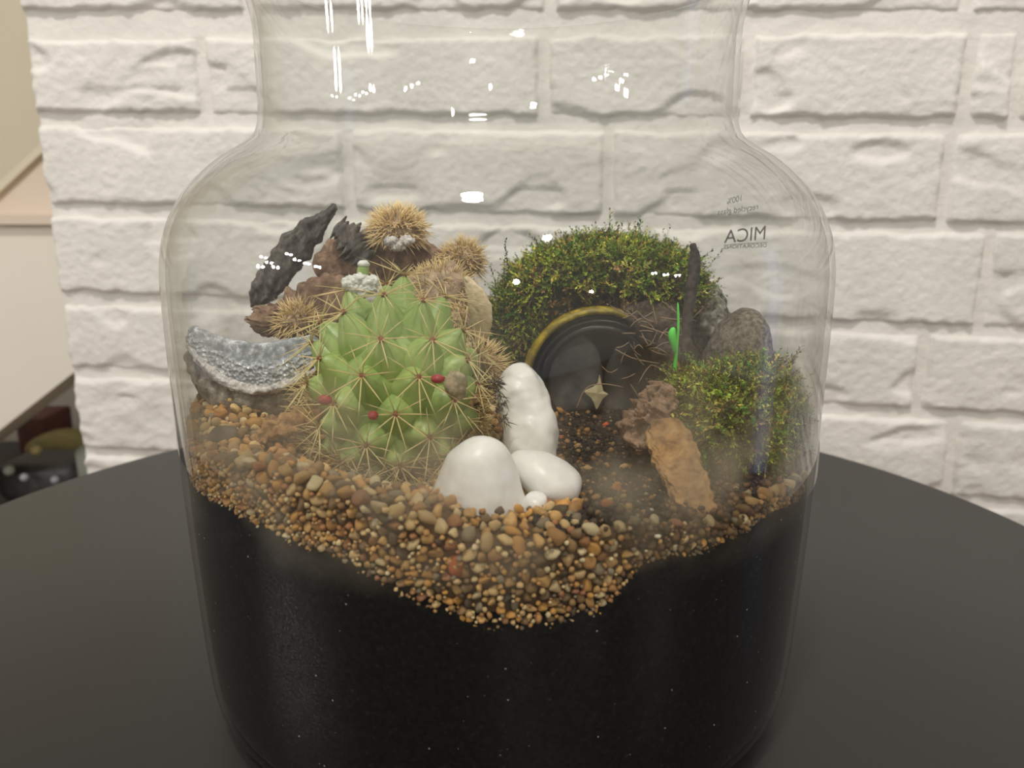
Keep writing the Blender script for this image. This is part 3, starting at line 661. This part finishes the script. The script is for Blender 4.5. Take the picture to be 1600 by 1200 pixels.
for ti, P in enumerate(tips):
    e = ell(P); n_ = Vector((e.x/AX.x, e.y/AX.y, e.z/AX.z)).normalized()
    d = (n_+Vector((0, 0, .12+.45*max(0, e.z)))).normalized(); L_ = .0128+.001*random.random()+.005*max(0, e.z-.3)
    s_ = d.orthogonal().normalized(); t_ = d.cross(s_); v = []; f = []; m = 18
    up = Vector((0, 0, 1)); s_ = d.cross(up).normalized() if abs(d.z) < .98 else s_; t_ = s_.cross(d)
    for (u, r) in PROF:
        for j in range(m):
            a = 2*math.pi*j/m; ca_, sa_ = math.cos(a), math.sin(a)
            k = 1/ (abs(ca_)**1.5+abs(sa_)**1.5)**(1/1.5) if u > .2 else 1
            v.append(P-d*(L_*u)+s_*(r*ca_*k*.98)+t_*(r*sa_*k*1.02+(-.0012*u)))
    for i in range(len(PROF)-1):
        for j in range(m): f.append((i*m+j, (i+1)*m+j, (i+1)*m+(j+1) % m, i*m+(j+1) % m))
    v.append(P+d*.0001); f += [(j, (j+1) % m, len(v)-1) for j in range(m)]
    tu = child('tubercle', mesh('tubercle', v, f, M['green']), ca)
    av, af = rock_data(P+d*.0002, (.00095, .00095, .0011), sub=2, amp=.3, freq=3, seed=ti)
    ar = link('areole', mesh('areole', av, af, M['areole']), tu)
    ns = 10
    side = 1-abs(d.dot(Vector((0, -1, 0))))
    for k in range(ns):
        a = 2*math.pi*(k+random.uniform(-.25, .25))/ns; rad = s_*math.cos(a)+t_*math.sin(a)
        low = 1.0+.35*max(0, -math.sin(a))
        dr = (rad+d*random.uniform(.22, .55)).normalized(); ln = random.uniform(.0105, .0145)*low
        spines.append((P+d*.0004, dr, ln, tu, d.y > -.1))
def spine_data(P, d, ln, r=.00025, sag=.0004):
    s_ = d.orthogonal().normalized(); t_ = d.cross(s_); v = []
    for u, k in ((0, 1), (.55, .7)):
        for j in range(4): a = j*math.pi/2; v.append(P+d*(ln*u)+(s_*math.cos(a)+t_*math.sin(a))*(r*k)-Vector((0, 0, sag*u)))
    v.append(P+d*ln-Vector((0, 0, sag*1.6)))
    f = [(j, (j+1) % 4, 4+(j+1) % 4, 4+j) for j in range(4)]+[(4+j, 4+(j+1) % 4, 8) for j in range(4)]+[(3, 2, 1, 0)]
    return v, f
spines.sort(key=lambda s: (s[0]+s[1]*s[2]).y)
left_ = MB()
for i, (P, d, ln, tu, back) in enumerate(spines):
    v, f = spine_data(P, d, ln)
    if i < 290:
        o = link('spine', mesh('spine', v, f, M['spine'] if abs(d.x) < .8 else M['spinet']), tu)
    else: left_.add(v, f)
# dense dry spines round the lower left side and foot
for _ in range(620):
    a = math.radians(random.uniform(-115, 60)); zz_ = random.uniform(-.95, -.35) if random.random() < .75 else random.uniform(-.4, .1)
    if zz_ > -.4 and a > -.9: a = math.radians(random.choice([random.uniform(-115, -72), random.uniform(60, 100)]))
    r = math.sqrt(1-zz_*zz_); P = Vector((CB.x+AX.x*1.15*r*math.sin(a), CB.y-AX.y*1.15*r*math.cos(a), CB.z+AX.z*1.12*zz_))
    d = (Vector((math.sin(a), -math.cos(a)*.6, -.2+.5*random.random()))+Vector((random.gauss(0, .5), random.gauss(0, .3), random.gauss(0, .45)))).normalized()
    v, f = spine_data(P, d, random.uniform(.006, .0115), .00017); left_.add(v, f)
o = child('spines', left_.mesh('spines', M['spinet']), ca); o['kind'] = 'stuff'; o['label'] = 'dense tan spines around the foot and back'
wm = MB()
for k, (px, py) in enumerate([(552, 440), (562, 436), (573, 442), (556, 449), (568, 450), (578, 450), (570, 455), (545, 443), (580, 440)]):
    v, f = rock_data(W(px, py, CY-.012), (.0023, .002, .0019), sub=3, amp=.5, freq=3.5, seed=k, amp2=.3, freq2=9); wm.add(v, f)
child('wool_crown', wm.mesh('wool_crown', M['wool']), ca)['label'] = 'fluffy white wool on the growing tip'
v, f = tube_data([W(567, 440, CY-.010), W(567, 425, CY-.010), W(568, 415, CY-.010)], [.0016, .0019, .0016], 14, 10); bud = child('flower_bud', mesh('flower_bud', v, f, M['green']), ca)
v, f = rock_data(W(568, 412, CY-.010), (.0019, .0019, .0011), sub=2, amp=.3, freq=3); pt = link('bud_tip', mesh('bud_tip', v, f, M['wool']), bud)
for px, py, w, h, yy in ((508, 625, .0022, .0017, .2195), (583, 649, .0015, .0015, .2195), (684, 592, .0021, .0014, .2155)):
    v, f = rock_data(W(px, py, yy), (w, .0018, h), sub=2, amp=.2, freq=2, seed=px); child('fruit', mesh('fruit', v, f, M['red']), ca)
v, f = rock_data(W(712, 602, .2225), (.0036, .0022, .0044), sub=3, amp=.2, freq=2, seed=3); child('scar', mesh('scar', v, f, M['scar']), ca)['label'] = 'corky brown scar on the right flank'

# ------------------------------------------------------------------ dried cacti behind
def spiky(name, px, py, rpx, rz, Y, n, ln, label, seed, mat, sr=.00025, up=.2):
    random.seed(seed); c = W(px, py, Y); r = rpx*Y/F; t = empty(name, c-Vector((0, 0, r*rz))); tag(t, label, 'cactus')
    v, f = rock_data(c, (r*.8, r*.8, r*rz*.8), sub=3, amp=.3, freq=2.4, seed=seed, amp2=.15, freq2=6); child('body', mesh('body', v, f, M['drybody']), t)
    b = MB()
    for _ in range(n):
        d = Vector((random.gauss(0, 1), random.gauss(0, 1), random.gauss(up, .9))).normalized()
        if d.z < -.6: continue
        P = c+Vector((d.x*r*.72, d.y*r*.72, d.z*r*rz*.72)); dd = (d+Vector((random.gauss(0, .35), random.gauss(0, .35), random.gauss(0, .35)))).normalized()
        v, f = spine_data(P, dd, ln*random.uniform(.6, 1.2), sr); b.add(v, f)
    o = child('spines', b.mesh('spines', M[mat]), t); o['kind'] = 'stuff'; return t
t = spiky('dried_cactus', 622, 362, 46, .82, .315, 950, .0068, 'golden spiny dried cactus rising highest behind the green one', 21, 'drygold', up=.5)
wm = MB()
for k, (px, py) in enumerate([(612, 378), (622, 384), (636, 376)]):
    v, f = rock_data(W(px, py, .301), (.0028, .002, .0021), sub=3, amp=.5, freq=3, seed=k, amp2=.2, freq2=9); wm.add(v, f)
child('wool_patch', wm.mesh('wool_patch', M['rim']), t)
spiky('dried_cactus', 722, 408, 36, .95, .315, 650, .0060, 'smaller tan spiny dried cactus beside the moss mound', 22, 'spinet')
spiky('dried_cactus', 722, 512, 34, 1.0, .284, 300, .0065, 'brown dried spiny lump between the green cactus and the dry leaf', 26, 'spinet')
spiky('dried_cactus', 752, 575, 34, 1.1, .262, 420, .0075, 'dry tan spiny offset at the right flank of the green cactus', 25, 'spinet')
spiky('dried_cactus', 690, 462, 66, .9, .300, 700, .0060, 'low brown dried cactus mass directly behind the green cactus', 23, 'spinet')
spiky('dried_cactus', 466, 505, 34, .8, .285, 300, .0075, 'flattened tan dried cactus between geode and green cactus', 24, 'spinet')

# ------------------------------------------------------------------ bark, leaf
thing('bark_piece', ploft([(524, 319), (506, 343), (478, 368), (450, 402), (424, 440), (404, 466), (395, 481)], [4, 10, 21, 23, 22, 15, 6], [.0015, .003, .0045, .005, .0045, .003, .0015], .335, n=110, m=48, amp=.0006, freq=420, grain=.0014, power=.6, jag=.4), 'darkbark', 'long dark pointed bark piece leaning up at the left', 'bark')
thing('bark_piece', ploft([(524, 352), (540, 365), (560, 385), (575, 410)], [14, 22, 24, 18], [.002, .003, .003, .002], .325, n=60, m=40, amp=.0008, freq=220, grain=.0005, power=.7, jag=.7, seed=3), 'darkbark', 'short ragged dark bark piece beside the long pointed one', 'bark')
thing('bark_piece', ploft([(492, 425), (540, 405), (600, 402), (650, 420), (700, 450)], [22, 36, 44, 46, 40], [.003, .004, .005, .005, .004], .33, n=80, m=44, amp=.0013, freq=300, grain=.0012, power=.6, jag=.3, seed=4), 'brownbark', 'reddish brown bark piece under the golden dried cactus', 'bark')
thing('bark_piece', ploft([(402, 508), (440, 500), (490, 486), (560, 470)], [16, 28, 46, 50], [.003, .004, .005, .004], .312, n=70, m=44, amp=.0012, freq=300, grain=.0012, power=.6, jag=.3, seed=6), 'brownbark', 'brown bark strip lying behind the cactus at the left', 'bark')
thing('bark_piece', ploft([(418, 478), (416, 500), (410, 522)], [14, 24, 16], [.003, .005, .003], .29, n=40, m=36, amp=.0016, freq=330, grain=.001, power=.6, jag=.5, seed=7), 'brownbark', 'small brown bark chunk resting on the geode rim', 'bark')
thing('dry_leaf', loft_data([W(727, 432, .272), W(743, 462, .270), W(752, 495, .270), W(748, 540, .274)], [.0010, .0036, .0046, .0022], [.0004, .0007, .0007, .0005], n=60, m=30, amp=.0005, freq=260, grain=.0006, jag=.12, front=Vector((-.5, -1, .1)).normalized()), 'leaf', 'curled beige dry leaf between the cactus and the moss mound', 'leaf')
thing('bark_piece', ploft([(400, 690), (435, 668), (480, 655), (512, 640)], [8, 15, 17, 9], [.002, .003, .003, .002], [.238, .239, .24, .242], n=60, m=36, amp=.0018, freq=420, grain=.0012, power=.6, jag=.6, seed=8), 'orangebark', 'flaky orange bark bit on the gravel left of the cactus', 'bark')
b = empty('bark_plank', W(1050, 700, .24)); tag(b, 'orange brown bark plank sloping down to the front right glass', 'bark')
child('plank', mesh('plank', *ploft([(1036, 655), (1050, 700), (1072, 752), (1098, 812)], [24, 34, 31, 27], [.0018, .0024, .0024, .002], [.243, .234, .222, .208], n=110, m=56, amp=.0007, freq=460, grain=.0013, power=.32, jag=.2), M['orangebark']), b)
child('ragged_end', mesh('ragged_end', *ploft([(1040, 600), (1024, 635), (1003, 672), (1018, 706)], [14, 26, 30, 16], [.004, .006, .006, .004], [.252, .249, .246, .240], n=100, m=56, amp=.0018, freq=480, grain=.0030, power=.6, jag=.4, seed=4), M['brownbark']), b)

# ------------------------------------------------------------------ tunnel
TY = .312; tc_ = W(935, 597, TY); tr0 = 105*TY/F
tn = empty('plastic_tunnel', (tc_.x, TY, tc_.z-tr0)); tag(tn, 'black plastic ring forming a cave mouth under the moss mound', 'tunnel')
def ring(name, prof, mat, n=90, parent=tn, a0=0, a1=360):
    v = []; f = []; m = len(prof); full = a1-a0 >= 360; cnt = n if full else n+1
    for i in range(cnt):
        a = math.radians(a0+(a1-a0)*i/n)
        for r, y in prof: v.append((tc_.x+r*math.sin(a), TY+y, tc_.z+r*math.cos(a)))
    for i in range(n):
        for j in range(m): a = i*m+j; b_ = i*m+(j+1) % m; c = ((i+1) % cnt)*m+(j+1) % m; d = ((i+1) % cnt)*m+j; f.append((a, b_, c, d))
    if not full: f.append(tuple(range(m))); f.append(tuple((cnt-1)*m+j for j in range(m))[::-1])
    return child(name, mesh(name, v, f, mat), parent)
r_ = tr0
ring('rim', [(r_*.76, .004), (r_*.76, .0005), (r_*.79, -.0016), (r_*.885, -.0016), (r_*.895, -.0002), (r_*.91, -.0002), (r_*.92, -.002), (r_*.97, -.0022), (r_*.995, -.0005), (r_*1.0, .004)], M['black'])
ring('barrel', [(r_*.80, .003), (r_*.99, .003), (r_*.96, .04), (r_*.78, .04)], M['black'])
child('back_panel', mesh('back_panel', [(tc_.x+r_*.85*math.sin(a*math.pi/24), TY+q, tc_.z+r_*.85*math.cos(a*math.pi/24)) for q in (.034, .038) for a in range(48)], [tuple(range(48)), tuple(range(95, 47, -1))]+[((i+1) % 48, i, i+48, (i+1) % 48+48) for i in range(48)], M['black']), tn)
ring('collar', [(r_*1.03, .002), (r_*1.06, -.003), (r_*1.12, -.004), (r_*1.16, -.001), (r_*1.16, .008), (r_*1.03, .008)], M['yellow'], a0=-112, a1=112)['label'] = 'dull yellow band outside the black ring'
thing('slate_chip', ploft([(900, 522), (898, 550), (896, 590), (894, 650)], [16, 38, 46, 50], [.001, .002, .0025, .003], .319, n=30, m=24, amp=.0004, freq=120), 'slate', 'dark grey rounded slate inside the cave mouth, left one', 'slate')
thing('slate_chip', ploft([(980, 535), (984, 565), (986, 600), (984, 655)], [16, 36, 44, 44], [.001, .002, .0025, .003], .323, n=30, m=24, amp=.0004, freq=120, seed=3), 'slate', 'dark grey rounded slate inside the cave mouth, right one', 'slate')
sp_ = [(937, 586), (940, 600), (943, 612), (950, 616), (941, 624), (936, 634), (932, 640), (928, 630), (924, 622), (912, 612), (926, 606), (934, 600)]  # light gap between the slates, built as a solid piece in bright colour
vv = [W(x, y, .3125) for x, y in sp_]; bk = [p+Vector((0, .0012, 0)) for p in vv]; cf = W(933, 615, .3118); nn = len(vv)
sm_ = mesh('bright_gap_piece', vv+bk+[cf, cf+Vector((0, .0026, 0))], [(i, (i+1) % nn, 2*nn) for i in range(nn)]+[((i+1) % nn+nn, i+nn, 2*nn+1) for i in range(nn)]+[((i+1) % nn, i, i+nn, (i+1) % nn+nn) for i in range(nn)], mat_noise('bright_gap_colour', [(.3, (.50, .42, .25)), (.7, (.66, .57, .36))], 200, .8, .4, .0005), False)
tag(link('bright_gap_piece', sm_), 'pale four pointed piece for the bright gap between the cave slates', 'stone')

# ------------------------------------------------------------------ moss
MG = [lin(c) for c in ((84, 104, 34), (104, 122, 44), (62, 84, 28), (128, 140, 60), (74, 92, 40), (100, 104, 48), (140, 138, 72), (50, 66, 26))]
MBn = [lin(c) for c in ((92, 76, 48), (70, 58, 38), (118, 98, 62))]
def sprig(b, P, d, ln, c, leaf=.0009, nl=9):
    s_ = d.orthogonal().normalized(); bend = Vector((random.gauss(0, .35), random.gauss(0, .35), random.gauss(-.05, .3)))
    pts = [P+d*(ln*u)+bend*(ln*u*u*.5) for u in (0, .33, .66, 1)]; r = .00016
    t_ = d.cross(s_); v = []
    for i, p in enumerate(pts):
        k = r*(1-.25*i); v += [p+s_*k, p-s_*k*.5+t_*k*.87, p-s_*k*.5-t_*k*.87]
    f = [(i*3+j, i*3+(j+1) % 3, i*3+3+(j+1) % 3, i*3+3+j) for i in range(3) for j in range(3)]
    b.add(v, f, c)
    for k in range(nl):
        u = .15+.85*k/nl; q = P+d*(ln*u)+bend*(ln*u*u*.5); a = random.uniform(0, 6.28)
        o_ = (s_*math.cos(a)+t_*math.sin(a)+d*.9).normalized(); w = o_.cross(d).normalized()*leaf*.28; lf = leaf*random.uniform(.7, 1.5)
        b.add([q, q+o_*lf*.5+w, q+o_*lf, q+o_*lf*.5-w], [(0, 1, 2, 3)], tuple(x*random.uniform(.8, 1.3) for x in c))
def moss(name, lumps, label, n, seed, brown=None, spr=None):
    random.seed(seed); base = MB(); tris = []
    for vf in lumps:
        base.add(*vf)
        for q in vf[1]:
            p = [Vector(vf[0][i]) for i in q]; nrm = (p[1]-p[0]).cross(p[2]-p[0])
            if nrm.length > 0: tris.append((p, nrm.normalized(), nrm.length*(1 if len(p) == 4 else .5)))
    t = empty(name, tuple(sum((Vector(x) for x in base.v), Vector())/len(base.v))); tag(t, label, 'moss')
    child('underlayer', base.mesh('underlayer', M['mosssoil']), t)
    # face normals may point inward: flip away from the lump's axis
    ctr = sum((Vector(x) for x in base.v), Vector())/len(base.v)
    wts = []
    for p, nrm, ar in tris: wts.append(ar)
    cum = np.cumsum(wts); b = MB()
    for _ in range(n):
        i = int(np.searchsorted(cum, random.random()*cum[-1])); p, nrm, ar = tris[min(i, len(tris)-1)]
        u, w = random.random(), random.random()
        P = p[0]*(1-u)*(1-w)+p[1]*u*(1-w)+p[2]*u*w+(p[3] if len(p) == 4 else p[0])*(1-u)*w
        if nrm.y > .55: continue
        px, py, _z = proj(P); br = brown and brown(px, py)
        if br and random.random() < .75: continue
        d = (nrm*.7+Vector((random.gauss(0, .55), random.gauss(-.15, .5), random.gauss(.12, .5)))).normalized()
        if azr(P.x, P.y)[1] > .108: d = (d-Vector((P.x-GC.x, P.y-GC.y, 0)).normalized()*.8).normalized()
        k = .5+.9*max(0, noise.noise(P*110)+.5)
        c = random.choice(MBn if br or random.random() < .12 else MG); c = tuple(x*k*w_ for x, w_ in zip(c, (2.1, 1.95, 1.5))) if 1 else tuple(x*k for x in c)
        sprig(b, P, d, random.uniform(.003, .0078), c, .0012, 8)
    for _ in range(n//14):
        i = int(np.searchsorted(cum, random.random()*cum[-1])); p, nrm, ar = tris[min(i, len(tris)-1)]; P = p[0]
        if nrm.y > .3 or (brown and brown(*proj(P)[:2])): continue
        d = (nrm*.35+Vector((random.gauss(0, .8), random.gauss(-.1, .3), random.gauss(.1, .5)))).normalized()
        if azr(P.x, P.y)[1] > .104: continue
        sprig(b, P, d, random.uniform(.008, .0125), tuple(x*random.uniform(1.2, 2.4) for x in random.choice(MG)), .0015, 12)
    for P, d, ln, c in (spr or []): sprig(b, P, d, ln, c, .0014, 14)
    o = child('strands', b.mesh('strands', M['moss'], False), t); o['kind'] = 'stuff'; return t
def flipcheck(vf):
    v, f = vf; c = sum((Vector(x) for x in v), Vector())/len(v); s = 0
    for q in f[::7]:
        p = [Vector(v[i]) for i in q]; 
        s += (p[1]-p[0]).cross(p[2]-p[0]).dot(p[0]-c)
    return (v, [tuple(reversed(q)) for q in f]) if s < 0 else vf
ex = [(W(795, 425, .33), Vector((-.1, 0, 1)), .016, MG[2]), (W(785, 440, .33), Vector((.15, 0, 1)), .018, lin((60, 60, 44))), (W(775, 445, .33), Vector((-.3, 0, .8)), .010, MG[5]), (W(850, 392, .34), Vector((-.7, 0, .8)), .007, lin((60, 56, 40))), (W(1100, 425, .33), Vector((.6, 0, .8)), .014, MG[1]), (W(1105, 450, .33), Vector((.8, 0, .5)), .012, MG[0]), (W(1045, 395, .34), Vector((.3, 0, 1)), .006, lin((90, 84, 70)))]
l1 = flipcheck(ploft([(776, 610), (790, 545), (816, 490), (862, 447), (925, 430), (990, 436), (1048, 452), (1090, 480)], [30, 40, 46, 47, 45, 44, 42, 36], [.010, .014, .018, .022, .024, .024, .022, .016], .336, n=70, m=28, amp=.003, freq=110))
l2 = flipcheck(ploft([(840, 425), (900, 405), (960, 398), (1040, 418), (1085, 430)], [14, 22, 22, 20, 14], [.012, .016, .016, .016, .010], .345, n=40, m=22, amp=.003, freq=120, seed=4))
moss('moss_mound', [l1, l2], 'green moss mound arching over the black cave mouth', 8500, 31, brown=lambda x, y: (y > 470 and x > 945) or (y > 452 and 850 < x < 1010 and y > 452+(x-930)**2*.002), spr=ex)
# earth clod with roots hanging at the right of the ring
ec = empty('earth_clod', W(1010, 520, .318)); tag(ec, 'brown earth clod with fine roots right of the black ring', 'soil')
child('clod', mesh('clod', *ploft([(968, 478), (1010, 500), (1046, 540), (1060, 600)], [14, 36, 36, 26], [.006, .012, .012, .010], [.318, .316, .314, .306], n=44, m=26, amp=.004, freq=170, seed=8), mat_noise('brown_earth', [(.3, (.035, .024, .016)), (.55, (.095, .068, .045)), (.75, (.19, .15, .11))], 350, .95, 1, .0015, 420)), ec)
random.seed(3); rb_ = MB()
for _ in range(42):
    x, y = random.uniform(965, 1065), random.uniform(475, 610); P = W(x, y, random.uniform(.298, .304))
    d = Vector((random.uniform(-1, 1), -.1, random.uniform(-.7, .5))).normalized(); ln = random.uniform(.004, .011)
    pts = [P, P+d*ln*.5+Vector((0, 0, random.gauss(0, .0012))), P+d*ln]; v, f = tube_data(pts, [.00013, .00008], 4, 5); rb_.add(v, f)
for pts in ([(960, 545), (990, 560), (1030, 568)], [(900, 640), (915, 608), (940, 600), (975, 605)], [(985, 600), (1000, 625), (1010, 650)], [(1000, 508), (1035, 520), (1050, 530)]):
    v, f = tube_data([W(x, y, .299) for x, y in pts], [.00028, .0002], 5, 16); rb_.add(v, f)
o = child('roots', rb_.mesh('roots', M['root']), ec); o['kind'] = 'stuff'
R2 = flipcheck(ploft([(1060, 610), (1095, 640), (1140, 655), (1190, 650), (1222, 640)], [28, 62, 74, 70, 44], [.010, .018, .020, .018, .010], [.262, .262, .262, .265, .27], n=50, m=30, amp=.003, freq=110, seed=12))
ex2 = [(W(1222, 590, .268), Vector((random.uniform(.1, .6), 0, 1)), random.uniform(.006, .012), lin((110, 112, 84))) for _ in range(8)]+[(W(1160+random.uniform(-30, 40), 580, .262), Vector((random.uniform(.2, .9), -.1, .6)), .008, lin((150, 160, 70))) for _ in range(22)]
moss('moss_clump', [R2], 'green moss clump at the right glass below the granite rock', 6800, 32, brown=lambda x, y: y > 715 or (x < 1045 and y < 660 and random.random() < .5), spr=ex2)

# twig, sprout, debris
thing('twig', ploft([(1082, 380), (1086, 402), (1082, 440), (1074, 500), (1070, 560), (1070, 590)], [5, 8, 9, 8, 7, 5], [.0016, .0022, .0024, .0022, .002, .0015], [.302, .301, .298, .294, .29, .288], n=60, m=14, amp=.0007, freq=330), 'twig', 'dark upright twig standing in front of the moss mound', 'twig')
s = empty('green_sprout', W(1056, 625, .282)); tag(s, 'bright green sprout with a small bud beside the dark twig', 'sprout')
child('stalk', mesh('stalk', *tube_data([W(1059, 472, .282), W(1060, 510, .282), W(1057, 545, .282), W(1055, 575, .282), W(1056, 600, .280), W(1056, 628, .276)], [.0005, .0005, .0006, .0008, .0005, .0003], 8, 30), M['sprout']), s)
child('bud', mesh('bud', *tube_data([W(1053, 511, .281), W(1050, 522, .281), W(1052, 536, .281), W(1055, 552, .2815)], [.0008, .0015, .0012, .0006], 10, 14), M['sprout']), s)
random.seed(9); db = MB()
for _ in range(80):
    u = random.random(); x, y = 774+u*12+random.gauss(0, 5), 588+u*75; P = W(x, y, random.uniform(.224, .231))
    d = Vector((random.gauss(0, 1), -.2, random.gauss(0, 1))).normalized(); v, f = spine_data(P, d, random.uniform(.002, .004), .0002); db.add(v, f)
tag(link('twig_debris', db.mesh('twig_debris', M['twig'])), 'dark dry debris caught between the cactus and the twisted stone', 'debris', kind='stuff')
